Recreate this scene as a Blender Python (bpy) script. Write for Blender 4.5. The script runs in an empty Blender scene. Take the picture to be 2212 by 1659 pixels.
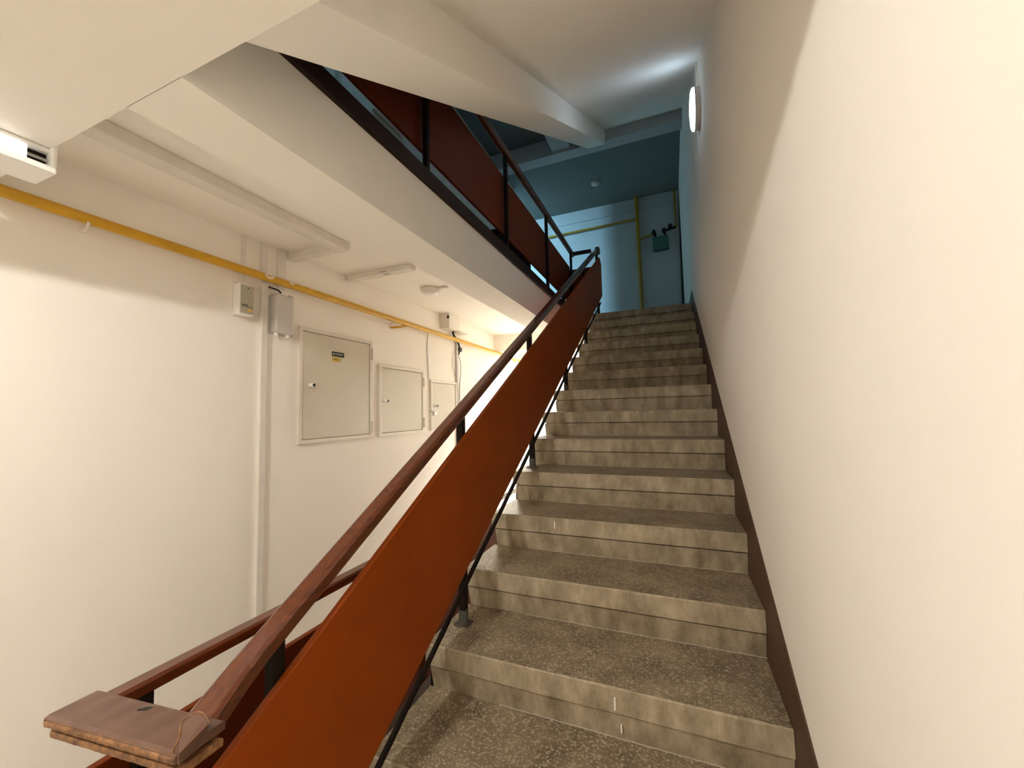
import bpy, bmesh, math, random
from mathutils import Matrix, Vector
random.seed(7)
sc = bpy.context.scene
COL = sc.collection

# ------------------------------------------------------------------ camera
F_PX = 850.33
YAW, PITCH, ROLL = -0.384127, 0.067959, -0.023628
fw = Vector((math.sin(YAW)*math.cos(PITCH), math.cos(YAW)*math.cos(PITCH), math.sin(PITCH)))
rt0 = Vector((math.cos(YAW), -math.sin(YAW), 0))
up0 = rt0.cross(fw)
cr, sr = math.cos(ROLL), math.sin(ROLL)
rt = cr*rt0 + sr*up0
up = -sr*rt0 + cr*up0
camd = bpy.data.cameras.new('camera')
camd.sensor_width = 36.0
camd.lens = F_PX/2212*36
camd.clip_start = 0.02
cam = bpy.data.objects.new('camera', camd)
COL.objects.link(cam)
cam.matrix_world = Matrix(((rt.x, up.x, -fw.x, -0.25836), (rt.y, up.y, -fw.y, -1.26587),
                           (rt.z, up.z, -fw.z, 0.84221), (0, 0, 0, 1)))
sc.camera = cam

# ------------------------------------------------------------------ world and exposure
w = bpy.data.worlds.new('world'); sc.world = w
w.use_nodes = True
w.node_tree.nodes['Background'].inputs['Color'].default_value = (0.02, 0.025, 0.03, 1)
w.node_tree.nodes['Background'].inputs['Strength'].default_value = 0.3
sc.view_settings.view_transform = 'Standard'
sc.view_settings.look = 'None'
sc.view_settings.gamma = 1
sc.view_settings.exposure = 0.97
sc.cycles.max_bounces = 10
sc.cycles.diffuse_bounces = 9

# emission strengths of the lamps of the place
E_LANDING, E_CORRIDOR, E_WALL, E_PASSAGE = 730.0, 1000.0, 5.5, 120.0
E_FITTING, E_UPPER = 1.0, 16.0
C_WARM = (1.0, 0.98, 0.925)
C_COOL = (0.60, 0.80, 1.0)
C_TEAL = (0.42, 0.78, 1.0)

# ------------------------------------------------------------------ measures
R = 0.165                    # riser
G = 0.285694                 # going
SL = R/G
H = 2.475                    # floor to floor (15 risers)
F1 = -0.495; F2 = F1+H; F3 = F2+H
XL, YN, YF, YE = -2.4, -0.741, 3.43, 5.4    # left wall, near and far edge of the stair opening, far wall
def xs(y): return -1.136 + 0.012*y           # left end of the steps
def xc(y): return -1.08 + 0.01*(y+0.8)      # centre line of the stair balustrade

# ------------------------------------------------------------------ materials
def mat(name, col, rough=0.6, spec=0.5, metal=0.0, noise=0.0, nscale=4.0, bump=0.0, bscale=200.0,
        col2=None, coat=0.0, stretch=None, bdist=0.002):
    m = bpy.data.materials.new(name); m.use_nodes = True
    nt = m.node_tree; b = nt.nodes['Principled BSDF']
    b.inputs['Base Color'].default_value = (*col, 1)
    b.inputs['Roughness'].default_value = rough
    b.inputs['Metallic'].default_value = metal
    b.inputs['Specular IOR Level'].default_value = spec
    b.inputs['Coat Weight'].default_value = coat
    tc = nt.nodes.new('ShaderNodeTexCoord')
    src = tc.outputs['Object']
    if stretch:
        mp = nt.nodes.new('ShaderNodeMapping'); mp.inputs['Scale'].default_value = stretch
        nt.links.new(src, mp.inputs['Vector']); src = mp.outputs['Vector']
    if noise:
        n = nt.nodes.new('ShaderNodeTexNoise'); n.inputs['Scale'].default_value = nscale
        n.inputs['Detail'].default_value = 6; n.inputs['Roughness'].default_value = 0.6
        nt.links.new(src, n.inputs['Vector'])
        r = nt.nodes.new('ShaderNodeValToRGB')
        r.color_ramp.elements[0].position = 0.35; r.color_ramp.elements[1].position = 0.68
        c2 = col2 or tuple(c*(1-noise) for c in col)
        r.color_ramp.elements[0].color = (*c2, 1); r.color_ramp.elements[1].color = (*col, 1)
        nt.links.new(n.outputs['Fac'], r.inputs['Fac'])
        nt.links.new(r.outputs['Color'], b.inputs['Base Color'])
    if bump:
        n2 = nt.nodes.new('ShaderNodeTexNoise'); n2.inputs['Scale'].default_value = bscale
        n2.inputs['Detail'].default_value = 3
        nt.links.new(src, n2.inputs['Vector'])
        bp = nt.nodes.new('ShaderNodeBump'); bp.inputs['Strength'].default_value = bump
        bp.inputs['Distance'].default_value = bdist
        nt.links.new(n2.outputs['Fac'], bp.inputs['Height'])
        nt.links.new(bp.outputs['Normal'], b.inputs['Normal'])
    return m

def glow(name, col, strength):
    m = bpy.data.materials.new(name); m.use_nodes = True
    b = m.node_tree.nodes['Principled BSDF']
    b.inputs['Base Color'].default_value = (0.9, 0.9, 0.9, 1)
    b.inputs['Emission Color'].default_value = (*col, 1)
    b.inputs['Emission Strength'].default_value = strength
    return m

M = {}
M['wall'] = mat('wall_paint', (0.92, 0.88, 0.815), 0.75, 0.3, noise=0.03, nscale=1.2, bump=0.25, bscale=160, bdist=0.001)
M['ceiling'] = mat('ceiling_paint', (0.92, 0.88, 0.815), 0.85, 0.2, noise=0.03, nscale=1.5, bump=0.3, bscale=120, bdist=0.001)
M['shaded_wall'] = mat('far_wall_shade', (0.46, 0.51, 0.54), 0.6, 0.35, noise=0.04, nscale=2, bump=0.2, bscale=120)  # guessed blue-grey, darkened so the upper landing's shade sits in the colour
M['shaded_ceiling'] = mat('top_ceiling_shade', (0.18, 0.205, 0.205), 0.8, 0.2, noise=0.04, nscale=2)  # ceiling colour lowered to carry the gloom of the upper floor
M['passage'] = mat('passage_low_bounce', (0.20, 0.22, 0.22), 0.7, 0.3)  # unseen walls kept dark to cut bounce light on the far wall
M['trunk'] = mat('painted_trunking', (0.80, 0.76, 0.70), 0.5, 0.4, noise=0.1, nscale=9)
M['metal_white'] = mat('cream_enamel', (0.76, 0.71, 0.62), 0.35, 0.5, noise=0.05, nscale=3)
M['cab_door'] = mat('door_enamel', (0.66, 0.61, 0.50), 0.35, 0.5, noise=0.06, nscale=3)
M['plastic'] = mat('grey_plastic', (0.60, 0.57, 0.55), 0.4, 0.5)
M['olive'] = mat('olive_plastic', (0.42, 0.40, 0.31), 0.45, 0.4)
M['white'] = mat('white_plastic', (0.86, 0.85, 0.82), 0.3, 0.5)
M['black'] = mat('black_rubber', (0.012, 0.011, 0.01), 0.5, 0.4)
M['steel'] = mat('bare_steel', (0.45, 0.44, 0.42), 0.3, 0.5, metal=0.9)
M['darkpaint'] = mat('dark_brown_paint', (0.030, 0.014, 0.008), 0.6, 0.2, noise=0.3, nscale=20, bump=0.1)
M['ironpaint'] = mat('dark_iron_paint', (0.016, 0.010, 0.007), 0.6, 0.1, noise=0.3, nscale=30, bump=0.1)
M['greypost'] = mat('worn_post_foot', (0.085, 0.075, 0.06), 0.6, 0.4, noise=0.4, nscale=60, bump=0.3)
M['panel'] = mat('brown_panel_paint', (0.27, 0.046, 0.0008), 0.5, 0.2, noise=0.12, nscale=5, bump=0.08, bscale=60)
M['panel_shaded'] = mat('shaded_panel_brown', (0.13, 0.021, 0.001), 0.5, 0.15, noise=0.12, nscale=5)  # panel brown darkened: shade of the corridor panels put into the colour
M['skirt'] = mat('skirting_paint', (0.085, 0.042, 0.022), 0.5, 0.4, noise=0.2, nscale=8)
M['wood'] = mat('varnished_wood', (0.120, 0.027, 0.007), 0.26, 0.45, noise=0.5, nscale=9, col2=(0.072, 0.017, 0.005),
                bump=0.12, bscale=25, coat=0.5, stretch=(10, 0.5, 10))
M['capwood'] = mat('worn_cap_wood', (0.135, 0.065, 0.040), 0.32, 0.5, noise=0.4, nscale=14, col2=(0.085, 0.038, 0.024),
                   bump=0.3, bscale=45, coat=0.2)
M['bareedge'] = mat('worn_wood_edge', (0.30, 0.145, 0.055), 0.5, 0.4, noise=0.5, nscale=60, col2=(0.09, 0.035, 0.014), bump=0.5, bscale=120)
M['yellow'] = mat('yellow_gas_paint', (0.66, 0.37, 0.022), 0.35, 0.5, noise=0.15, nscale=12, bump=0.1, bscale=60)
M['shaded_yellow'] = mat('shaded_pipe_yellow', (0.34, 0.21, 0.012), 0.4, 0.5)  # gas yellow darkened, the dim landing's shade is in the colour
M['teal'] = mat('green_meter_paint', (0.05, 0.16, 0.13), 0.5, 0.4)
M['label_dark'] = mat('dark_label', (0.02, 0.022, 0.015), 0.5, 0.3)
M['label_yellow'] = mat('yellow_label', (0.70, 0.50, 0.12), 0.5, 0.3)
M['label_grey'] = mat('grey_print', (0.30, 0.33, 0.28), 0.5, 0.3)
M['paintspot'] = mat('white_paint_spot', (0.85, 0.82, 0.76), 0.5, 0.3)

def concrete(name, base, dark, speck, rough, tread):
    m = bpy.data.materials.new(name); m.use_nodes = True
    nt = m.node_tree; N = nt.nodes; L = nt.links; b = N['Principled BSDF']
    b.inputs['Roughness'].default_value = rough
    b.inputs['Specular IOR Level'].default_value = 0.5 if tread else 0.3
    g = N.new('ShaderNodeNewGeometry')
    n1 = N.new('ShaderNodeTexNoise'); n1.inputs['Scale'].default_value = 7; n1.inputs['Detail'].default_value = 8
    n1.inputs['Roughness'].default_value = 0.65
    mp = N.new('ShaderNodeMapping'); L.new(g.outputs['Position'], mp.inputs['Vector'])
    if not tread: mp.inputs['Scale'].default_value = (1.9, 1, 0.8)
    L.new(mp.outputs['Vector'], n1.inputs['Vector'])
    r1 = N.new('ShaderNodeValToRGB'); r1.color_ramp.elements[0].position = 0.34; r1.color_ramp.elements[1].position = 0.66
    r1.color_ramp.elements[0].color = (*dark, 1); r1.color_ramp.elements[1].color = (*base, 1)
    L.new(n1.outputs['Fac'], r1.inputs['Fac'])
    v = N.new('ShaderNodeTexVoronoi'); v.inputs['Scale'].default_value = 190 if tread else 130
    L.new(g.outputs['Position'], v.inputs['Vector'])
    sp = N.new('ShaderNodeSeparateColor'); L.new(v.outputs['Color'], sp.inputs['Color'])
    r2 = N.new('ShaderNodeValToRGB'); r2.color_ramp.elements[0].position = 0.6 if tread else 0.45; r2.color_ramp.elements[1].position = 1.0
    r2.color_ramp.elements[0].color = (0, 0, 0, 1); r2.color_ramp.elements[1].color = (1, 1, 1, 1)
    L.new(sp.outputs[0], r2.inputs['Fac'])
    mu = N.new('ShaderNodeMath'); mu.operation = 'MULTIPLY'; mu.inputs[1].default_value = 0.62 if tread else 0.12
    L.new(r2.outputs['Color'], mu.inputs[0])
    mx = N.new('ShaderNodeMix'); mx.data_type = 'RGBA'
    L.new(mu.outputs[0], mx.inputs['Factor']); L.new(r1.outputs['Color'], mx.inputs['A'])
    mx.inputs['B'].default_value = (*speck, 1)
    L.new(mx.outputs['Result'], b.inputs['Base Color'])
    bp = N.new('ShaderNodeBump'); bp.inputs['Strength'].default_value = 0.7 if tread else 0.25
    bp.inputs['Distance'].default_value = 0.0022
    n3 = N.new('ShaderNodeTexNoise'); n3.inputs['Scale'].default_value = 55; n3.inputs['Detail'].default_value = 5
    L.new(g.outputs['Position'], n3.inputs['Vector'])
    ad = N.new('ShaderNodeMath'); ad.operation = 'ADD'
    L.new(v.outputs['Distance'], ad.inputs[0]); L.new(n3.outputs['Fac'], ad.inputs[1])
    L.new(ad.outputs[0], bp.inputs['Height']); L.new(bp.outputs['Normal'], b.inputs['Normal'])
    return m
M['tread'] = concrete('exposed_aggregate', (0.29, 0.225, 0.14), (0.12, 0.088, 0.05), (0.62, 0.52, 0.37), 0.36, True)
M['riser'] = concrete('smooth_mortar', (0.46, 0.385, 0.27), (0.20, 0.155, 0.095), (0.55, 0.46, 0.33), 0.6, False)

# ------------------------------------------------------------------ mesh helpers
def add_box(bm, x0, x1, y0, y1, z0, z1, mi=0):
    v = [bm.verts.new((x, y, z)) for z in (z0, z1) for y in (y0, y1) for x in (x0, x1)]
    fs = []
    for q in ((0, 2, 3, 1), (4, 5, 7, 6), (0, 1, 5, 4), (2, 6, 7, 3), (0, 4, 6, 2), (1, 3, 7, 5)):
        f = bm.faces.new([v[i] for i in q]); f.material_index = mi; fs.append(f)
    return fs

def prism_x(bm, pts, x0, x1, mi=0):
    """polygon in YZ extruded along X; x0/x1 may be functions of y"""
    fx = lambda f, y: f(y) if callable(f) else f
    a = [bm.verts.new((fx(x0, y), y, z)) for y, z in pts]
    b = [bm.verts.new((fx(x1, y), y, z)) for y, z in pts]
    fs = [bm.faces.new(a), bm.faces.new(b[::-1])]
    n = len(pts)
    for i in range(n):
        fs.append(bm.faces.new((a[i], b[i], b[(i+1) % n], a[(i+1) % n])))
    for f in fs: f.material_index = mi
    return fs

def sweep(bm, rings, caps=True, mi=0):
    vs = [[bm.verts.new(p) for p in r] for r in rings]
    n = len(vs[0])
    for a, b in zip(vs, vs[1:]):
        for i in range(n):
            bm.faces.new((a[i], a[(i+1) % n], b[(i+1) % n], b[i])).material_index = mi
    if caps:
        bm.faces.new(vs[0][::-1]).material_index = mi; bm.faces.new(vs[-1]).material_index = mi

def add_tube(bm, pts, r, seg=12, mi=0):
    pts = [Vector(p) for p in pts]; rings = []
    prev = None
    for i, p in enumerate(pts):
        d = (pts[min(i+1, len(pts)-1)] - pts[max(i-1, 0)]).normalized()
        if prev is None:
            a = d.orthogonal().normalized()
        else:
            a = (prev - d*prev.dot(d)).normalized()
        prev = a; b = d.cross(a)
        rings.append([p + (a*math.cos(t*2*math.pi/seg) + b*math.sin(t*2*math.pi/seg))*r for t in range(seg)])
    sweep(bm, rings, mi=mi)

def add_lathe(bm, prof, origin, axis='z', seg=28, mi=0):
    """prof: list of (radius, height) along the axis"""
    o = Vector(origin); rings = []
    for r, h in prof:
        ring = []
        for t in range(seg):
            c, s = math.cos(t*2*math.pi/seg)*max(r, 1e-4), math.sin(t*2*math.pi/seg)*max(r, 1e-4)
            ring.append(o + (Vector((c, s, h)) if axis == 'z' else Vector((h, c, s)) if axis == 'x' else Vector((c, h, s))))
        rings.append(ring)
    sweep(bm, rings, mi=mi)

def spline(pts, n=8):
    P = [Vector(p) for p in pts]; out = []
    for i in range(len(P)-1):
        p0, p1, p2, p3 = P[max(i-1, 0)], P[i], P[i+1], P[min(i+2, len(P)-1)]
        for k in range(n):
            t = k/n
            out.append(0.5*((2*p1) + (-p0+p2)*t + (2*p0-5*p1+4*p2-p3)*t*t + (-p0+3*p1-3*p2+p3)*t**3))
    out.append(P[-1]); return out

def obj(name, bm, mats, parent=None, bevel=0.0, smooth=False, label=None, seg=2):
    bmesh.ops.recalc_face_normals(bm, faces=bm.faces)
    me = bpy.data.meshes.new(name); bm.to_mesh(me); bm.free()
    for m in (mats if isinstance(mats, (list, tuple)) else [mats]): me.materials.append(m)
    o = bpy.data.objects.new(name, me); COL.objects.link(o)
    if parent:
        o.parent = parent; o.matrix_parent_inverse = Matrix.Translation(-parent.location)
    if bevel:
        b = o.modifiers.new('bevel', 'BEVEL'); b.width = bevel; b.segments = seg; b.limit_method = 'ANGLE'
        b.angle_limit = math.radians(35)
    if smooth:
        for p in me.polygons: p.use_smooth = True
        try: me.set_sharp_from_angle(angle=math.radians(38))
        except Exception: pass
    if label: o['label'] = label
    return o

def thing(name, label, cat, loc=(0, 0, 0), group=None):
    o = bpy.data.objects.new(name, None); COL.objects.link(o); o.location = loc
    o.empty_display_size = 0.1
    o['label'] = label; o['category'] = cat
    if group: o['group'] = group
    return o

def tag(o, label, cat, group=None):
    o['label'] = label; o['category'] = cat
    if group: o['group'] = group
    return o

def struct(name, bm, m, label=None, cat=None, bevel=0.0):
    o = obj(name, bm, m, bevel=bevel); o['kind'] = 'structure'
    if label: o['label'] = label
    if cat: o['category'] = cat
    return o

def B(*a): 
    bm = bmesh.new(); add_box(bm, *a); return bm

# ------------------------------------------------------------------ the shell
struct('wall_right', B(0, 0.14, -3.7, YE+0.14, F1-2.6, F3+1.2), M['wall'], 'tall cream plastered wall along the right side of the stairs', 'wall')
bm = bmesh.new()
YO = 4.3
add_box(bm, XL-0.12, XL, -3.7, YO, F1-2.6, F3+1.2)
struct('wall_left', bm, M['wall'], 'cream corridor wall carrying the meter cabinets and the yellow pipe', 'wall')
struct('wall_far', B(-5.2, 0, YE, YE+0.14, F1-2.6, F3+1.2), M['shaded_wall'], 'far wall of the landing at the top of the stairs', 'wall')
struct('wall_back', B(XL, 0, -3.84, -3.7, F1-2.6, F3+1.2), M['wall'], 'wall behind the lower landing', 'wall')
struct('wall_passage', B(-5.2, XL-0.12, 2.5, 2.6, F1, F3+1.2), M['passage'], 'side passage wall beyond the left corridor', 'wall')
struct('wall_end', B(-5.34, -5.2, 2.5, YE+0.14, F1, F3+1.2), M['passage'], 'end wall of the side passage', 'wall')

def slab(name, zt, m, label, cat, zb=0.14, near_only=False):
    bm = bmesh.new()
    add_box(bm, XL, 0, -3.7, -1.02, zt-zb, zt)             # near landing
    add_box(bm, XL, -1.52, -0.741, YF, zt-zb, zt)          # corridor
    add_box(bm, XL, 0, YF+0.17, YE, zt-zb, zt)             # far landing
    add_box(bm, -5.2, XL, 2.6, YE, zt-zb, zt)              # side passage
    o = struct(name, bm, [m, M['upper_floor']], label, cat)
    for p in o.data.polygons:
        if p.normal.z > 0.9 and zt < F3: p.material_index = 1
    return o
M['upper_floor'] = concrete('upper_landing_floor', (0.22, 0.18, 0.12), (0.13, 0.10, 0.07), (0.34, 0.29, 0.21), 0.45, True)  # darker floor tone, holds down bounced light on the upper landing
M['floor'] = concrete('landing_floor', (0.50, 0.45, 0.37), (0.36, 0.32, 0.25), (0.6, 0.54, 0.45), 0.45, True)  # unseen lower floor lightened to bounce more fill light
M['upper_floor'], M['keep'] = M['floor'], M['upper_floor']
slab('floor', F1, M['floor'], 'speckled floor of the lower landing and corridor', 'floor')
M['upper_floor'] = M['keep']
slab('ceiling', F2, M['ceiling'], 'cream ceiling slab above the left corridor', 'ceiling')
slab('ceiling', F3, M['shaded_ceiling'], 'ceiling above the upper landing and corridor, darkened for shade', 'ceiling')
struct('floor', B(-5.2, 0, -3.7, YE, F1-2.7, F1-2.6), M['floor'], 'floor far below in the stairwell', 'floor')
n = 1
for zt, w1, w2, w3 in ((F1, 'lower floor', 'lower floor', 'lower floor'),
                   (F2, 'left corridor ceiling', 'near ceiling', 'far end of the left corridor ceiling'),
                   (F3, 'upper corridor ceiling', 'top near ceiling', 'upper landing ceiling')):
    MC = M['shaded_wall'] if zt == F3 else M['ceiling']  # top beams share the wall colour darkened for shade
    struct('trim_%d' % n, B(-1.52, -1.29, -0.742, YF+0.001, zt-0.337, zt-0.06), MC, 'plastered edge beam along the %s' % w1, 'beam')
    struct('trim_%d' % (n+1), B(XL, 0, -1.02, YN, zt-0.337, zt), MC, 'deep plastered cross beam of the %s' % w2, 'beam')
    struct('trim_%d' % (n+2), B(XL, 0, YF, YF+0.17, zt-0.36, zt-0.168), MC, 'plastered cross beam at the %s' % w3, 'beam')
    n_ = bpy.data.objects['trim_%d' % (n+2)]
    bm = bmesh.new(); bm.from_mesh(n_.data); add_box(bm, XL, 0, YF+0.045, YF+0.17, zt-0.168, zt-0.002); add_box(bm, XL, -1.2, YF, YF+0.045, zt-0.168, zt-0.002); bm.to_mesh(n_.data); bm.free()
    bm = bmesh.new()
    add_box(bm, -1.52, -1.272, -0.741, YF, zt-0.062, zt+0.012)
    struct('trim_%d' % (n+3), bm, M['darkpaint'], 'dark brown kerb along the edge of the %s' % w1.replace(' ceiling', ''), 'kerb', 0.003)
    n += 4

# painted skirting band following the stairs on the right wall
bm = bmesh.new()
o1 = 0.155
pts = [(-1.3, F1), (-1.3, F1+0.12), (-0.86, F1+0.12), (-0.72, o1-0.72*SL)]
pts += [(y, o1+SL*y) for y in [i*0.25-0.5 for i in range(16)]]
pts += [(3.36, F2+0.12), (YE, F2+0.12), (YE, F2-0.1), (3.43, F2-0.1), (3.43, F2-0.4), (-0.5, F1-0.4), (-0.6, F1)]
prism_x(bm, pts, -0.005, 0.0)
struct('baseboard_right', bm, M['skirt'], 'dark brown painted skirting band climbing beside the steps', 'skirting')
# dark narrow door edge in the far corner of the upper landing
bm = bmesh.new()
v = [bm.verts.new(p) for p in ((-0.048, 5.36, F2), (0, 5.30, F2), (0, 5.38, F2), (-0.048, 5.39, F2),
                               (-0.004, 5.36, 4.31), (0, 5.355, 4.31), (0, 5.38, 4.31), (-0.004, 5.39, 4.31))]
for q in ((0, 1, 2, 3), (4, 7, 6, 5), (0, 4, 5, 1), (1, 5, 6, 2), (2, 6, 7, 3), (3, 7, 4, 0)):
    bm.faces.new([v[i] for i in q])
struct('trim_%d' % n, bm, M['black'], 'narrow black door edge in the far corner of the upper landing', 'trim')

# ------------------------------------------------------------------ staircases
def stair_underside(root, dz, y0, low):
    bm = bmesh.new()
    lo, hi = 2.071-H+dz, -0.19+dz
    first = [(y0, lo+SL*y0)] if low else [(y0, lo-0.741*SL+0.0005), (-0.7403, lo-0.741*SL+0.0005)]
    prism_x(bm, first+[(YF, lo+SL*YF), (YF, hi+SL*YF), (y0, hi+SL*y0)], -1.067, -0.858)
    obj('stringer', bm, M['ceiling'], root)
    bm = bmesh.new()
    lo, hi = 2.245-H+dz, -0.182+dz
    prism_x(bm, [(y0, lo+SL*y0), (YF, lo+SL*YF), (YF, hi+SL*YF), (y0, hi+SL*y0)], -0.858, -0.0005)
    obj('soffit', bm, M['ceiling'], root)

st = thing('staircase', 'straight flight of speckled grey-brown concrete steps climbing beside the right wall', 'staircase', (-0.55, -0.57, F1))
for k in range(-2, 13):
    bm = bmesh.new()
    y, z = k*G, k*R
    yb = (k+1)*G+0.03 if k < 12 else YF+0.171
    jz = random.uniform(-0.0012, 0.0012)
    # tread block with a slightly worn front edge, cut in short lengths
    nx = 26
    secs = []
    for i in range(nx+1):
        t = i/nx
        jy = random.uniform(-0.0004, 0.0004)+0.0008*math.sin(i*0.5+k); jw = random.uniform(0.003, 0.006)
        x = lambda yy, t=t: xs(yy)*(1-t) + (-0.006)*t
        p = [(y+jy, z-0.073), (y+jy, z-jw), (y+jy+jw, z), (yb, z+jz*0), (yb, z-0.073)]
        secs.append([(x(py), py, pz) for py, pz in p])
    vs = [[bm.verts.new(p) for p in r] for r in secs]
    for a, b in zip(vs, vs[1:]):
        for i in range(5):
            f = bm.faces.new((a[i], a[(i+1) % 5], b[(i+1) % 5], b[i]))
            f.material_index = 1 if i == 2 else 0
    bm.faces.new(vs[0][::-1]); bm.faces.new(vs[-1])
    # riser below the groove
    zb = z-R+0.0005
    f = prism_x(bm, [(y+0.010, z-0.0805), (yb-0.001, z-0.0805), (yb-0.001, zb), (y+0.030, zb)], lambda yy: xs(yy)+0.014, -0.006)
    prism_x(bm, [(y+0.022, z-0.0735), (yb-0.004, z-0.0735), (yb-0.004, z-0.081), (y+0.022, z-0.081)], lambda yy: xs(yy)+0.02, -0.007)
    s = obj('step', bm, [M['riser'], M['tread']], st)
    if k == 12: s['label'] = 'topmost step meeting the upper landing'
    if k in (0, 2):
        for (mx, mz, mh) in ([(-0.46, -0.045, 0.036)] if k == 0 else [(-0.80, -0.032, 0.034)]):
            b2 = bmesh.new(); add_box(b2, mx-0.0022, mx+0.0022, y-0.003, y+0.002, z+mz-mh/2, z+mz+mh/2)
            obj('paint_mark', b2, M['paintspot'], s, label='small white paint mark')
        if k == 0:
            b2 = bmesh.new(); add_box(b2, -0.448, -0.444, y+0.012, y+0.03, z-0.135, z-0.112)
            obj('paint_mark', b2, M['paintspot'], s, label='small white paint mark')
stair_underside(st, 0, -0.56, True)
st2 = thing('staircase', 'cream soffit and side beam of the flight above, over the stairs', 'staircase', (-0.55, YN, F2))
stair_underside(st2, H, -0.7408, False)

# ------------------------------------------------------------------ stair balustrade
def octo(hw, hh, c=0.3):
    a, b = hw*(1-c), hh*(1-c)
    return [(-hw, -b), (-a, -hh), (a, -hh), (hw, -b), (hw, b), (a, hh), (-a, hh), (-hw, b)]
def flat_prism(bm, y0, y1, o0, o1_, xa, xb, e0=0.0, e1=0.0, n=8):
    """a board following the slope between offsets o0 and o1_ above the nosing line; xa, xb from the rail centre"""
    rings = []
    for i in range(n+1):
        y = y0+(y1-y0)*i/n
        rings.append([(xc(y)+xa, y, o0+SL*y), (xc(y)+xb, y, o0+SL*y), (xc(y)+xb, y, o1_+SL*y), (xc(y)+xa, y, o1_+SL*y)])
    sweep(bm, rings)
ba = thing('balustrade', 'sloping stair balustrade with varnished handrail and long orange-brown panel', 'balustrade', (-1.08, -0.8, F1))
YT = 3.62
bm = bmesh.new()
rings = []
NR = 60
for i in range(NR+1):
    y = -0.82 + (YT+0.82)*(i/NR)**1.25
    c = Vector((xc(y), y, 0.748+SL*y))
    fl = max(0.0, 1-(y+0.82)/0.16)**1.5          # the worn lower end flares out
    c.x += 0.026*fl; c.z += 0.008*fl
    wob = 0.0012*math.sin(i*1.7)+random.uniform(-0.0006, 0.0006)
    rings.append([(c.x+a+wob, c.y, c.z+b+wob) for a, b in octo(0.027+0.012*fl, 0.0235, 0.32)])
sweep(bm, rings)
obj('handrail', bm, M['wood'], ba, smooth=False, bevel=0.003)
# rounded knob end at the top of the handrail
bm = bmesh.new()
yt = YT-0.03; zt_ = 0.748+SL*yt
add_box(bm, xc(yt)-0.030, xc(yt)+0.030, yt, yt+0.075, zt_-0.045, zt_+0.045)
obj('rail_end', bm, M['wood'], ba, bevel=0.018, seg=3, label='blunt rounded rail end')
bm = bmesh.new()
ya = -0.83
ring = []
pts = [(-0.83, 0.148-0.83*SL), (YT+0.02, 0.140+SL*(YT+0.02)), (YT+0.02, 0.545+SL*(YT+0.02)), (YT-0.08, 0.66+SL*(YT-0.08)), (-0.83, 0.66-0.83*SL)]
prism_x(bm, pts, lambda y: xc(y)+0.020, lambda y: xc(y)+0.038)
obj('panel', bm, M['panel'], ba, bevel=0.003, label='long orange-brown painted infill panel')
bm = bmesh.new(); flat_prism(bm, -0.60, YT, 0.058, 0.076, 0.012, 0.024)
obj('bottom_bar', bm, M['ironpaint'], ba, label='thin dark bar under the panel')
for k in (-3, 0, 3, 6, 9, 12):
    y = k*G+0.168 if k > -3 else -0.64
    if k == -3: zf = F1
    else: zf = k*R
    if k == 12: y = 12*G+0.12
    bm = bmesh.new()
    x = xc(y)
    add_box(bm, x-0.014, x+0.014, y-0.014, y+0.014, zf+0.006, 0.735+SL*y)
    p = obj('post', bm, M['ironpaint'], ba, bevel=0.002)
    if k > -3:
        bm = bmesh.new()
        add_tube(bm, [(x, y, zf+0.004), (x, y, zf+0.055)], 0.0195, 14)
        obj('foot_sleeve', bm, M['greypost'], p, smooth=True, label='worn grey sleeve')
    bm = bmesh.new(); add_box(bm, x-0.032, x+0.032, y-0.026, y+0.026, zf, zf+0.005)
    obj('base_plate', bm, M['greypost'], p, bevel=0.002)

# ------------------------------------------------------------------ corridor balustrades
def corridor_balustrade(zf, ztop, pt, pb, label, ye, posts, near):
    t = thing('balustrade', label, 'balustrade', (-1.29, -0.8, zf))
    bm = bmesh.new(); rings = []
    ys = -0.86
    hh = 0.0145 if near else 0.026
    for i in range(31):
        y = ys+(ye-ys)*i/30
        rings.append([(-1.285+a, y, ztop-hh+b+0.0006*math.sin(i)) for a, b in octo(0.0215, hh, 0.30)])
    sweep(bm, rings)
    obj('handrail', bm, M['wood'], t, bevel=0.002)
    bm = bmesh.new(); add_box(bm, -1.345, -1.327, -0.84, ye, pb, pt)
    obj('panel', bm, M['panel_shaded'], t, bevel=0.002)
    for y in posts:
        bm = bmesh.new(); add_box(bm, -1.327, -1.301, y-0.0125, y+0.0125, zf+0.012, ztop-hh)
        # the posts stand against the inner face of the panel
        for v in bm.verts: v.co.x += 0.018
        p = obj('post', bm, M['ironpaint'], t, bevel=0.002)
        bm = bmesh.new(); add_tube(bm, [(-1.312, y, zf+0.012), (-1.312, y, zf+0.03)], 0.018, 12)
        obj('foot_sleeve', bm, M['ironpaint'], p, smooth=True)
    return t
cb = corridor_balustrade(F1, 0.3165, 0.172, -0.34, 'level balustrade guarding the lower corridor, joined by a flat wooden cap', 3.30, (-0.766, 0.30, 1.37, 2.43), True)
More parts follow.
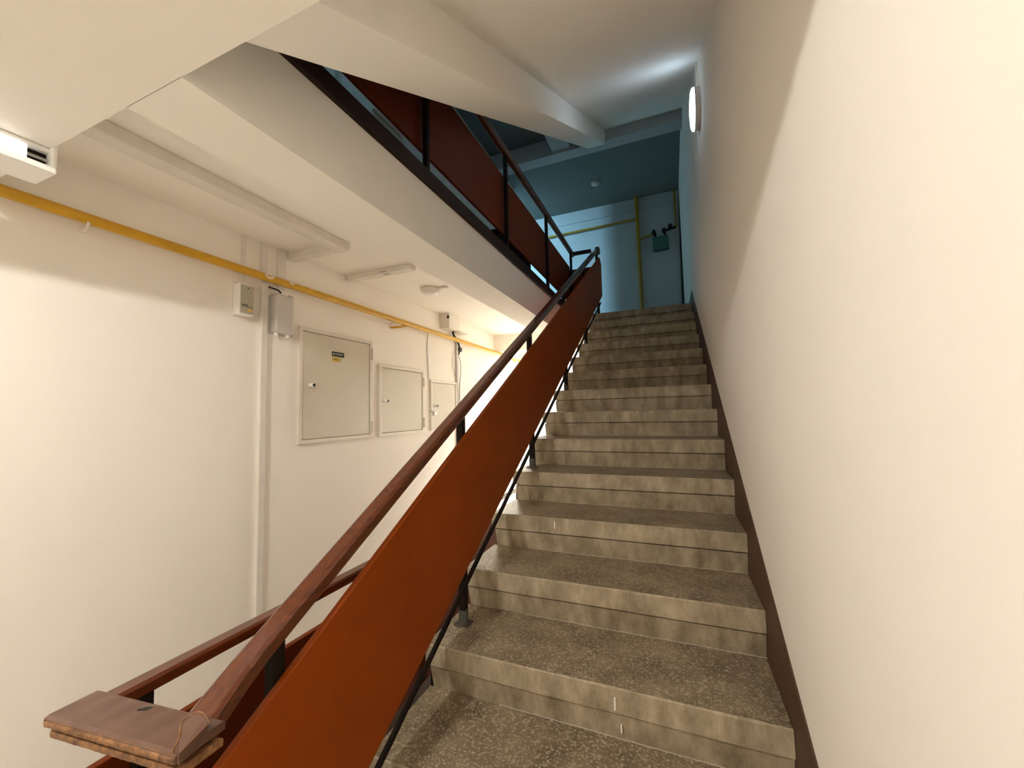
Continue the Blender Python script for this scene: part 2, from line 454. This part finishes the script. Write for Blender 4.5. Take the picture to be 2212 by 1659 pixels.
# the flat worn double-board cap turning the rail towards the stair handrail
def wavy_board(x0, x1, y0, y1, z0, z1, amp, n=40, skew=0.035):
    bm = bmesh.new(); rings = []
    for i in range(n+1):
        x = x0+(x1-x0)*i/n
        j = random.uniform(-amp, amp)+skew*i/n
        rings.append([(x, y0+j, z0), (x, y0+j-0.001, (z0+z1)/2), (x, y0+j, z1-0.003), (x, y0+0.006+j, z1), (x, y1-0.004+skew*i/n, z1+0.0005*math.sin(i)), (x, y1+skew*i/n, z1-0.003), (x, y1+skew*i/n, z0)])
    sweep(bm, rings); return bm
o = obj('rail_cap', wavy_board(-1.302, -0.990, -0.905, -0.832, 0.3125, 0.3275, 0.0004), M['capwood'], cb, label='flat worn top board of the turn')
obj('worn_edge', wavy_board(-1.296, -0.992, -0.9068, -0.902, 0.3130, 0.3245, 0.0005), M['bareedge'], o, label='chipped bare wood edge')
obj('cap_underboard', wavy_board(-1.292, -0.985, -0.900, -0.838, 0.292, 0.306, 0.0005), M['bareedge'], cb, label='lower board of the turn, split edge')
bm = bmesh.new()
hp = [(-1.165, -0.838), (-1.148, -0.834), (-1.144, -0.824), (-1.156, -0.827)]
sweep(bm, [[(x, y, 0.3255) for x, y in hp], [(x, y, 0.3284) for x, y in hp]])
obj('split_hole', bm, M['black'], o, label='small dark split in the board')
bm = bmesh.new(); add_box(bm, -1.296, -1.04, -0.872, -0.862, 0.306, 0.3125); obj('cap_spacer', bm, M['darkpaint'], cb)
# chipped corner with a split seam where the cap meets the stair handrail
bm = bmesh.new()
cp = [(-0.997, -0.869, 0.3295), (-1.017, -0.851, 0.3310), (-1.043, -0.832, 0.3345), (-1.037, -0.815, 0.3385), (-1.012, -0.816, 0.3400), (-0.992, -0.824, 0.3380), (-0.985, -0.868, 0.3290)]
a = [bm.verts.new(p) for p in cp]; b = [bm.verts.new((p[0], p[1], 0.3125)) for p in cp]
bm.faces.new(a); bm.faces.new(b[::-1])
for q in range(len(cp)): bm.faces.new((a[q], b[q], b[(q+1) % len(cp)], a[(q+1) % len(cp)]))
ch = obj('chipped_corner', bm, M['capwood'], cb, label='chipped bare corner of the cap')
bm = bmesh.new()
add_tube(bm, spline([(-1.000, -0.870, 0.3285), (-1.017, -0.851, 0.3315), (-1.044, -0.833, 0.3350), (-1.037, -0.814, 0.3395), (-1.012, -0.815, 0.3405), (-0.990, -0.823, 0.3385)], 5), 0.0013, 6)
obj('split_seam', bm, M['bareedge'], ch)
bm = bmesh.new(); add_box(bm, -1.327, -1.045, -0.852, -0.840, -0.36, 0.135)
obj('end_panel', bm, M['panel_shaded'], cb, bevel=0.002)

ub = corridor_balustrade(F2, 2.728, 2.562, 2.118, 'level balustrade of the upper corridor with dark posts and red-brown panel', 3.33, (-0.95, 0.27, 1.27, 2.27, 3.27)[1:], False)
bm = bmesh.new(); add_box(bm, -1.285, xc(3.3)-0.02, 3.288, 3.332, 2.69, 2.725)
obj('rail_return', bm, M['darkpaint'], ub, bevel=0.003)
bm = bmesh.new(); add_box(bm, -1.327, -1.075, 3.318, 3.334, 2.12, 2.52)
obj('end_panel', bm, M['panel_shaded'], ub, bevel=0.002)

# ------------------------------------------------------------------ gas pipe on the left wall
gp = thing('gas_pipe', 'long yellow gas pipe running along the left corridor wall', 'pipe', (XL, -0.7, 1.62))
bm = bmesh.new()
xp = -2.350
def pz(y): return 1.628 - 0.0085*(y-0.2)
add_tube(bm, [(xp, -3.6, pz(-0.9)), (xp, -0.9, pz(-0.9))]+[(xp, y*0.25, pz(y*0.25)) for y in range(-2, 17)], 0.0215, 18)
obj('pipe', bm, M['yellow'], gp, smooth=True)
for y in (-0.50, 1.30):
    bm = bmesh.new()
    add_tube(bm, spline([(XL, y, pz(y)-0.040), (xp-0.02, y, pz(y)-0.044), (xp+0.006, y, pz(y)-0.036), (xp+0.018, y, pz(y)-0.018)], 4), 0.005, 8)
    obj('clamp', bm, M['trunk'], gp, smooth=True, label='white painted pipe hook')
bm = bmesh.new()
add_tube(bm, [(xp, 1.47, pz(1.47)-0.012), (xp+0.005, 1.435, pz(1.47)-0.045), (XL, 1.36, pz(1.47)-0.06)], 0.008, 8)
add_tube(bm, [(xp+0.004, 1.52, pz(1.5)-0.02), (XL, 1.40, pz(1.5)-0.055)], 0.006, 8)
obj('bracket', bm, M['yellow'], gp, smooth=True)
for (y, ln, wd) in ((0.245, 0.055, 0.016), (0.385, 0.035, 0.008)):
    bm = bmesh.new(); rings = []
    for i in range(7):
        t = i/6*2-1; hw = wd*math.sqrt(max(0.02, 1-t*t))
        cy = y+t*ln/2
        rings.append([(xp+math.cos(a)*0.0221, cy, pz(cy)+math.sin(a)*0.0221) for a in (0.3-hw/0.022, 0.3-hw/0.044, 0.3+hw/0.044, 0.3+hw/0.022)]
                     + [(xp+0.015, cy, pz(cy)+0.006)])
    sweep(bm, rings); obj('paint_patch', bm, M['trunk'], gp, label='white paint patch')
bm = bmesh.new()
add_box(bm, xp-0.01, xp+0.05, 3.98, 4.12, 1.545, 1.60); add_tube(bm, [(xp+0.05, 4.05, 1.57), (xp+0.10, 4.05, 1.585)], 0.012, 8)
obj('valve', bm, M['yellow'], gp, bevel=0.006, label='yellow shut-off valve')

# ------------------------------------------------------------------ cable trunking
def trunk(name, label, boxes, grp=None):
    bm = bmesh.new()
    for b in boxes: add_box(bm, *b)
    o = obj(name, bm, M['trunk'], bevel=0.003); return tag(o, label, 'cable trunking', grp or 'white cable trunking of the left corridor')
trunk('cable_trunking', 'tall white trunking strip running down the left wall beside the grey box', [(XL, XL+0.03, 0.232, 0.268, F1, 1.60), (XL, XL+0.022, 0.232, 0.268, 1.60, 1.84)])
trunk('cable_trunking', 'long white trunking along the corridor ceiling, nearest the edge beam', [(-2.035, -1.955, -0.7405, 0.46, 1.792, 1.84)])
trunk('cable_trunking', 'short white trunking crossing the ceiling at the end of the long one', [(XL, -2.036, 0.405, 0.455, 1.794, 1.84)])
o = trunk('cable_trunking', 'separate white trunking crossing the ceiling before the round sensor', [(XL+0.01, -1.83, 0.865, 0.925, 1.806, 1.84)])
bm = bmesh.new(); add_box(bm, -2.08, -2.03, 0.862, 0.866, 1.815, 1.822)
add_box(bm, -2.07, -2.02, 0.875, 0.895, 1.8045, 1.8062)
obj('missing_cover_spot', bm, M['olive'], o, label='dark brown spot')
trunk('cable_trunking', 'slim white conduit dropping from the ceiling to the small olive box', [(XL, XL+0.012, 0.125, 0.150, 1.56, 1.84)])
trunk('cable_trunking', 'slim white trunking between ceiling and yellow pipe above the grey box', [(XL, XL+0.018, 0.335, 0.385, 1.60, 1.84)])

# ------------------------------------------------------------------ small boxes on the left wall
def bx(name, b, m, parent, bevel=0.004, label=None):
    return obj(name, B(*b), m, parent, bevel=bevel, label=label)
t = thing('junction_box', 'small olive-faced meter box beside the white trunking strip', 'junction box', (XL, 0.15, 1.38))
bx('backplate', (XL, XL+0.008, 0.085, 0.222, 1.38, 1.565), M['trunk'], t)
bx('housing', (XL+0.006, XL+0.055, 0.088, 0.168, 1.385, 1.555), M['white'], t, 0.006)
bx('cover', (XL+0.055, XL+0.062, 0.094, 0.163, 1.395, 1.548), M['olive'], t, 0.003, 'olive grey cover')
bm = bmesh.new(); add_box(bm, XL+0.0622, XL+0.063, 0.097, 0.155, 1.428, 1.431); add_box(bm, XL+0.0622, XL+0.063, 0.097, 0.13, 1.436, 1.441)
obj('printed_line', bm, M['label_dark'], t)
bm = bmesh.new(); add_box(bm, XL+0.0622, XL+0.063, 0.128, 0.152, 1.405, 1.421)
obj('label', bm, M['label_yellow'], t, label='small yellow label')
bm = bmesh.new(); add_lathe(bm, [(0.003, 0), (0.004, 0.002), (0.0005, 0.003)], (XL+0.062, 0.13, 1.53), 'x', 10); obj('screw', bm, M['black'], t)

t = thing('junction_box', 'pale grey-pink plastic box hanging under the yellow pipe', 'junction box', (XL, 0.35, 1.32))
bx('housing', (XL, XL+0.075, 0.292, 0.405, 1.325, 1.553), M['plastic'], t, 0.014)
bx('backplate', (XL, XL+0.012, 0.277, 0.452, 1.318, 1.54), M['plastic'], t, 0.003)
for y in (0.315, 0.385):
    bm = bmesh.new(); add_lathe(bm, [(0.010, 0.0), (0.012, -0.004), (0.012, -0.014), (0.007, -0.020)], (XL+0.035, y, 1.326), 'z', 12)
    obj('cable_gland', bm, M['white'], t, smooth=True)
bx('top_clip', (XL+0.01, XL+0.055, 0.335, 0.375, 1.553, 1.572), M['white'], t, 0.002)
bm = bmesh.new()
add_tube(bm, [(XL+0.02, 0.27, 1.588), (XL+0.04, 0.32, 1.578), (XL+0.045, 0.345, 1.558)], 0.005, 8)
add_tube(bm, [(XL+0.03, 0.365, 1.565), (XL+0.035, 0.42, 1.56)], 0.004, 8)
obj('cable', bm, M['black'], t, smooth=True)

# ------------------------------------------------------------------ metal meter cabinets
def cabinet(label, y0, y1, z0, z1, knob, hinges, fr=0.024, grp='metal cabinets on the left wall', proud=0.022):
    t = thing('meter_cabinet', label, 'cabinet', (XL, (y0+y1)/2, z0), grp)
    bm = bmesh.new(); x0, x1 = XL, XL+proud
    add_box(bm, x0, x1, y0, y0+fr, z0, z1); add_box(bm, x0, x1, y1-fr, y1, z0, z1)
    add_box(bm, x0, x1, y0+fr, y1-fr, z0, z0+fr); add_box(bm, x0, x1, y0+fr, y1-fr, z1-fr, z1)
    obj('frame', bm, M['metal_white'], t, bevel=0.002)
    d = bx('door', (x0, x1-0.006, y0+fr+0.003, y1-fr-0.003, z0+fr+0.003, z1-fr-0.003), M['cab_door'], t, 0.003)
    ky, kz = knob
    bm = bmesh.new(); add_lathe(bm, [(0.012, -0.002), (0.012, 0.034), (0.010, 0.036)], (x1-0.006, ky, kz), 'x', 16)
    k = obj('knob', bm, M['white'], d, smooth=True, label='small white lock barrel')
    bm = bmesh.new(); add_lathe(bm, [(0.0095, 0.0), (0.0095, 0.0025)], (x1+0.0302, ky, kz), 'x', 16)
    o = obj('keyhole', bm, M['black'], d, label='black keyhole face')
    for hz in hinges:
        bm = bmesh.new()
        add_tube(bm, [(x1+0.004, y1-0.006, hz-0.043), (x1+0.004, y1-0.006, hz-0.002)], 0.007, 10)
        add_tube(bm, [(x1+0.004, y1-0.006, hz+0.002), (x1+0.004, y1-0.006, hz+0.043)], 0.007, 10)
        obj('hinge', bm, M['metal_white'], t, smooth=True)
    return t, d
t, d = cabinet('largest cream metal cabinet, with a small sticker on its door', 0.484, 1.125, 0.668, 1.402, (0.565, 1.035), (1.30, 0.745))
# sticker: dark strip with grey print, yellow strip below
xq = XL+0.0165
bx('sticker', (xq, xq+0.0008, 0.738, 0.845, 1.242, 1.275), M['label_dark'], d, 0.0, 'dark strip with grey print')
bm = bmesh.new()
add_lathe(bm, [(0.009, 0), (0.009, 0.0006)], (xq+0.0009, 0.753, 1.2585), 'x', 14)
for i in range(9): add_box(bm, xq+0.0009, xq+0.0013, 0.767+i*0.0075, 0.7722+i*0.0075, 1.253, 1.264+0.002*(i % 3))
obj('sticker_print', bm, M['label_grey'], d)
bx('warning_label', (xq, xq+0.0008, 0.740, 0.815, 1.205, 1.239), M['label_yellow'], d, 0.0, 'yellow strip with dark print')
cu = bpy.data.curves.new('warning_text', 'FONT'); cu.body = '~400 V'; cu.size = 0.024; cu.extrude = 0.0002
cu.align_x = 'CENTER'; cu.align_y = 'CENTER'
to = bpy.data.objects.new('tmp_text', cu); COL.objects.link(to)
bpy.context.view_layer.update()
me = bpy.data.meshes.new_from_object(to.evaluated_get(bpy.context.evaluated_depsgraph_get()))
bpy.data.objects.remove(to)
Rm = Matrix(((0, 0, 1, xq+0.0011), (1, 0, 0, 0.777), (0, 1, 0, 1.222), (0, 0, 0, 1)))
me.transform(Rm); me.materials.clear(); me.materials.append(M['label_dark'])
wt = bpy.data.objects.new('warning_text', me); COL.objects.link(wt); wt.parent = d; wt.matrix_parent_inverse = Matrix.Translation(-d.location)
wt['label'] = 'dark warning print'

cabinet('middle-sized cream metal cabinet right of the largest one', 1.208, 1.803, 0.665, 1.236, (1.268, 0.945), (1.125, 0.755))
t, d = cabinet('smallest cream metal cabinet, padlocked, half hidden by the handrail', 1.921, 2.405, 0.672, 1.158, (1.985, 0.905), ())
# padlock and wire on the third cabinet
pl = thing('padlock', 'small grey padlock on the edge of the smallest cabinet', 'padlock', (XL+0.03, 1.965, 0.82))
bx('body', (XL+0.022, XL+0.036, 1.950, 2.000, 0.815, 0.850), M['steel'], pl, 0.004)
bm = bmesh.new(); add_tube(bm, spline([(XL+0.028, 1.955, 0.848), (XL+0.03, 1.925, 0.862), (XL+0.025, 1.905, 0.855), (XL+0.012, 1.90, 0.845)], 5), 0.0035, 8)
obj('shackle', bm, M['steel'], pl, smooth=True)

# ------------------------------------------------------------------ ceiling sensor, corner box, cables
t = thing('ceiling_sensor', 'round white sensor dome on the corridor ceiling', 'sensor', (-2.02, 1.385, 1.84))
bm = bmesh.new(); add_lathe(bm, [(0.070, 0), (0.078, -0.008), (0.078, -0.022), (0.070, -0.030)], (-2.02, 1.385, 1.84), 'z', 28)
obj('base', bm, M['trunk'], t, smooth=True)
bm = bmesh.new(); add_lathe(bm, [(0.066, -0.03), (0.060, -0.042), (0.045, -0.052), (0.022, -0.058), (0.002, -0.060)], (-2.02, 1.385, 1.84), 'z', 28)
obj('dome', bm, M['white'], t, smooth=True)
bx('cable_cover', (-1.945, -1.86, 1.375, 1.395, 1.825, 1.84), M['trunk'], t, 0.002)
bx('side_screw_block', (-1.955, -1.938, 1.372, 1.400, 1.805, 1.825), M['white'], t, 0.003)

t = thing('junction_box', 'white corner box under the ceiling with loose cables below it', 'junction box', (XL, 2.2, 1.68))
bx('housing', (XL, XL+0.11, 2.12, 2.33, 1.69, 1.84), M['trunk'], t, 0.004)
bx('open_lid', (XL, XL+0.115, 2.33, 2.52, 1.685, 1.693), M['trunk'], t, 0.002)
bx('opening', (XL+0.085, XL+0.108, 2.117, 2.121, 1.785, 1.815), M['black'], t, 0.0)
bm = bmesh.new()
add_tube(bm, spline([(XL+0.06, 2.30, 1.70), (XL+0.035, 2.32, 1.668), (XL+0.03, 2.42, 1.60), (XL+0.025, 2.47, 1.53), (XL+0.02, 2.45, 1.46)], 5), 0.011, 8)
bx('cable_plug', (XL+0.01, XL+0.04, 2.44, 2.50, 1.50, 1.545), M['black'], t, 0.006, 'black plug')
obj('cable', bm, M['black'], t, smooth=True, label='black cable')
tag(obj('conduit', B(XL, XL+0.024, 2.412, 2.452, F1, 1.60), M['plastic'], bevel=0.004), 'grey vertical conduit beside the smallest cabinet', 'conduit')
bm = bmesh.new()
add_tube(bm, spline([(XL+0.008, 2.44, 1.58), (XL+0.015, 2.36, 1.48), (XL+0.008, 2.345, 1.35), (XL+0.012, 2.38, 1.25), (XL+0.02, 2.43, 1.18)], 6), 0.004, 6)
add_tube(bm, spline([(XL+0.02, 2.45, 1.46), (XL+0.03, 2.475, 1.38), (XL+0.02, 2.50, 1.28), (XL+0.028, 2.47, 1.2), (XL+0.03, 2.45, 1.05), (XL+0.03, 2.44, 0.2)], 6), 0.0055, 6)
tag(obj('loose_cable', bm, M['plastic'], smooth=True), 'looping grey cables beside the vertical conduit', 'cable')
bm = bmesh.new()
add_tube(bm, spline([(XL+0.006, 1.90, 1.60), (XL+0.006, 1.892, 1.55), (XL+0.006, 1.885, 1.45), (XL+0.006, 1.895, 1.3), (XL+0.006, 1.90, 1.165)], 5), 0.0038, 6)
tag(obj('thin_cable', bm, M['plastic'], smooth=True), 'thin grey cable dropping from the pipe to the smallest cabinet', 'cable')

# ------------------------------------------------------------------ lamp channel under the near beam
t = thing('light_fitting', 'white open-ended light fitting under the near beam at upper left', 'light fitting', (-1.93, -0.9, 1.643))
yE, yS = -0.732, -1.9
bm = bmesh.new()
add_box(bm, -2.03, -1.915, yS, yE, 1.628, 1.642)
add_box(bm, -2.03, -1.90, yS, yE, 1.566, 1.585)
add_box(bm, -2.03, -1.90, yE-0.012, yE, 1.585, 1.70)
add_box(bm, -2.03, -2.015, yS, yE, 1.585, 1.628)
obj('housing', bm, M['white'], t, bevel=0.004)
bx('diffuser_cover', (-2.0, -1.908, yS, -0.788, 1.586, 1.627), glow('fitting_glow', C_WARM, E_FITTING*0.6), t, 0.004)
bx('opening_shade', (-2.012, -1.935, -0.787, -0.745, 1.586, 1.627), M['ironpaint'], t, 0.0, 'dark block for the shade inside the open end')  # added dark block, paints the shade inside the open end
bm = bmesh.new(); add_tube(bm, [(-1.925, -0.788, 1.606), (-1.925, yE-0.012, 1.606)], 0.005, 10)
obj('tube_socket', bm, M['steel'], t, smooth=True)

# ------------------------------------------------------------------ lamps of the stairwell
def dome_lamp(name, label, cx, cy, zc, rr, col, strength):
    t = thing(name, label, 'lamp', (cx, cy, zc))
    bm = bmesh.new(); add_lathe(bm, [(rr*1.05, 0), (rr*1.1, -0.012), (rr*1.02, -0.018)], (cx, cy, zc), 'z', 32)
    obj('base', bm, M['white'], t, smooth=True)
    bm = bmesh.new(); add_lathe(bm, [(rr, -0.018), (rr*0.93, -0.035), (rr*0.7, -0.052), (rr*0.35, -0.062), (0.001, -0.064)], (cx, cy, zc), 'z', 32)
    obj('diffuser', bm, glow('lamp_glow', col, strength), t, smooth=True)
    return t
dome_lamp('ceiling_lamp', 'small round ceiling lamp over the near landing', -1.25, -1.75, F2-0.14, 0.042, C_WARM, E_LANDING)
dome_lamp('ceiling_lamp', 'round ceiling lamp behind the far cross beam of the lower corridor', -1.72, 3.80, F2-0.14, 0.10, C_WARM, E_CORRIDOR)
def wall_disc(label, x, y, z, rl, ax, sgn, m):
    t = thing('wall_lamp', label, 'lamp', (x, y, z))
    bm = bmesh.new(); add_lathe(bm, [(rl*0.96, 0), (rl*0.96, sgn*0.026), (rl, sgn*0.028), (rl, sgn*0.034)], (x, y, z), ax, 40)
    obj('base', bm, M['plastic'], t, smooth=True)
    bm = bmesh.new(); add_lathe(bm, [(rl*0.97, sgn*0.034), (rl*0.95, sgn*0.046), (rl*0.8, sgn*0.054), (rl*0.4, sgn*0.059), (0.001, sgn*0.06)], (x, y, z), ax, 40)
    obj('diffuser', bm, m, t, smooth=True)
    return t
# round wall lamp on the right wall
yl, zl, rl = 1.47, 2.78, 0.128
t = thing('wall_lamp', 'round glowing white lamp high on the right wall', 'lamp', (0, yl, zl))
bm = bmesh.new(); add_lathe(bm, [(rl*0.96, 0), (rl*0.96, -0.026), (rl, -0.028), (rl, -0.034)], (0, yl, zl), 'x', 40)
obj('base', bm, M['plastic'], t, smooth=True)
bm = bmesh.new(); add_lathe(bm, [(rl*0.97, -0.034), (rl*0.95, -0.046), (rl*0.8, -0.054), (rl*0.4, -0.059), (0.001, -0.06)], (0, yl, zl), 'x', 40)
obj('diffuser', bm, glow('cool_lamp_glow', C_COOL, E_WALL), t, smooth=True)
zz = 2.245+SL*yl
bx('cable_cover', (-0.014, 0, yl-0.022, yl+0.012, zl+rl-0.01, zz-0.004), M['trunk'], t, 0.002)
# lamps of the upper corridor and side passage
dome_lamp('ceiling_lamp', 'ceiling lamp of the upper corridor, hidden above the side beam', -1.95, 0.6, F3-0.14, 0.10, C_TEAL, E_UPPER)
dome_lamp('ceiling_lamp', 'ceiling lamp of the upper side passage', -4.0, 3.12, F3-0.14, 0.12, C_TEAL, E_PASSAGE*10)

# ------------------------------------------------------------------ upper landing: pipes, meter
t = thing('gas_riser', 'yellow vertical gas pipe, darkened for shade, on the far landing wall with a level branch', 'pipe', (-0.65, YE, F2))
bm = bmesh.new(); add_tube(bm, [(-0.63, YE-0.04, F2), (-0.645, YE-0.04, F3-0.14)], 0.030, 14); obj('pipe', bm, M['shaded_yellow'], t, smooth=True)
bm = bmesh.new(); add_tube(bm, [(-0.64, YE-0.04, 3.945), (XL-0.1, YE-0.04, 3.92)], 0.017, 12); obj('branch_pipe', bm, M['shaded_yellow'], t, smooth=True)
bm = bmesh.new(); add_tube(bm, [(-0.64, YE-0.04, 3.60), (-0.42, YE-0.04, 3.64)], 0.014, 10); obj('side_branch', bm, M['shaded_yellow'], t, smooth=True)
t = thing('gas_meter', 'small dark green gas meter hanging beside the vertical yellow pipe', 'meter', (-0.31, YE, 3.3))
bx('body', (-0.425, -0.185, YE-0.13, YE, 3.35, 3.56), M['teal'], t, 0.015)
bm = bmesh.new()
add_tube(bm, [(-0.41, YE-0.05, 3.64), (-0.38, YE-0.05, 3.64), (-0.38, YE-0.05, 3.56)], 0.018, 10)
obj('connection', bm, M['ironpaint'], t, smooth=True)
bm = bmesh.new()
add_tube(bm, [(-0.23, YE-0.05, 3.56), (-0.23, YE-0.05, 3.66), (-0.07, YE-0.05, 3.69)], 0.018, 10)
obj('connection', bm, M['ironpaint'], t, smooth=True)
for x in (-0.40, -0.245, -0.15):
    bm = bmesh.new(); add_lathe(bm, [(0.02, -0.03), (0.034, -0.01), (0.034, 0.02), (0.012, 0.05)], (x, YE-0.05, 3.66+0.05*(x == -0.15)), 'z', 10)
    obj('valve', bm, M['black'], t, smooth=True)
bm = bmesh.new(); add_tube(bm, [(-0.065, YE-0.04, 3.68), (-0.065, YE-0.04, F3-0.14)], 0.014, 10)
tag(obj('thin_gas_pipe', bm, M['shaded_yellow'], smooth=True), 'thin pipe, darkened for shade, rising from the gas meter to the ceiling', 'pipe')
tag(obj('cable_trunking', B(XL-0.1, -0.01, YE-0.015, YE, 4.10, 4.125), M['shaded_wall']), 'thin cable strip high across the far landing wall', 'cable trunking')  # strip takes the darkened wall colour to stay dim
bm = bmesh.new(); add_lathe(bm, [(0.06, 0), (0.06, -0.025), (0.035, -0.045), (0.001, -0.05)], (-1.19, 4.65, F3-0.14), 'z', 20)
tag(obj('ceiling_sensor', bm, M['plastic'], smooth=True), 'small dark sensor on the upper landing ceiling', 'sensor')
# ------------------------------------------------------------------ upper corridor, seen through the balustrade
cabinet('dim metal cabinet on the upper corridor wall, seen under the balustrade panel', 1.14, 1.50, 3.31, 3.95, (1.20, 3.5), (), grp=None)
tag(obj('cable_trunking', B(XL, XL+0.03, 0.76, 0.80, F2, F3-0.14), M['trunk'], bevel=0.003), 'vertical white strip on the upper corridor wall, farther left', 'cable trunking')
tag(obj('cable_trunking', B(XL, XL+0.03, 2.16, 2.19, F2, F3-0.14), M['trunk'], bevel=0.003), 'vertical white strip on the upper corridor wall, right of the middle post', 'cable trunking')
t = thing('storage_box', 'dark low box standing behind the upper corridor balustrade', 'box', (-1.6, 1.9, F2))
bx('body', (-1.78, -1.42, 1.55, 2.15, F2, F2+0.30), M['darkpaint'], t, 0.004)
bx('lid', (-1.79, -1.41, 1.54, 2.16, F2+0.30, F2+0.325), M['ironpaint'], t, 0.004)
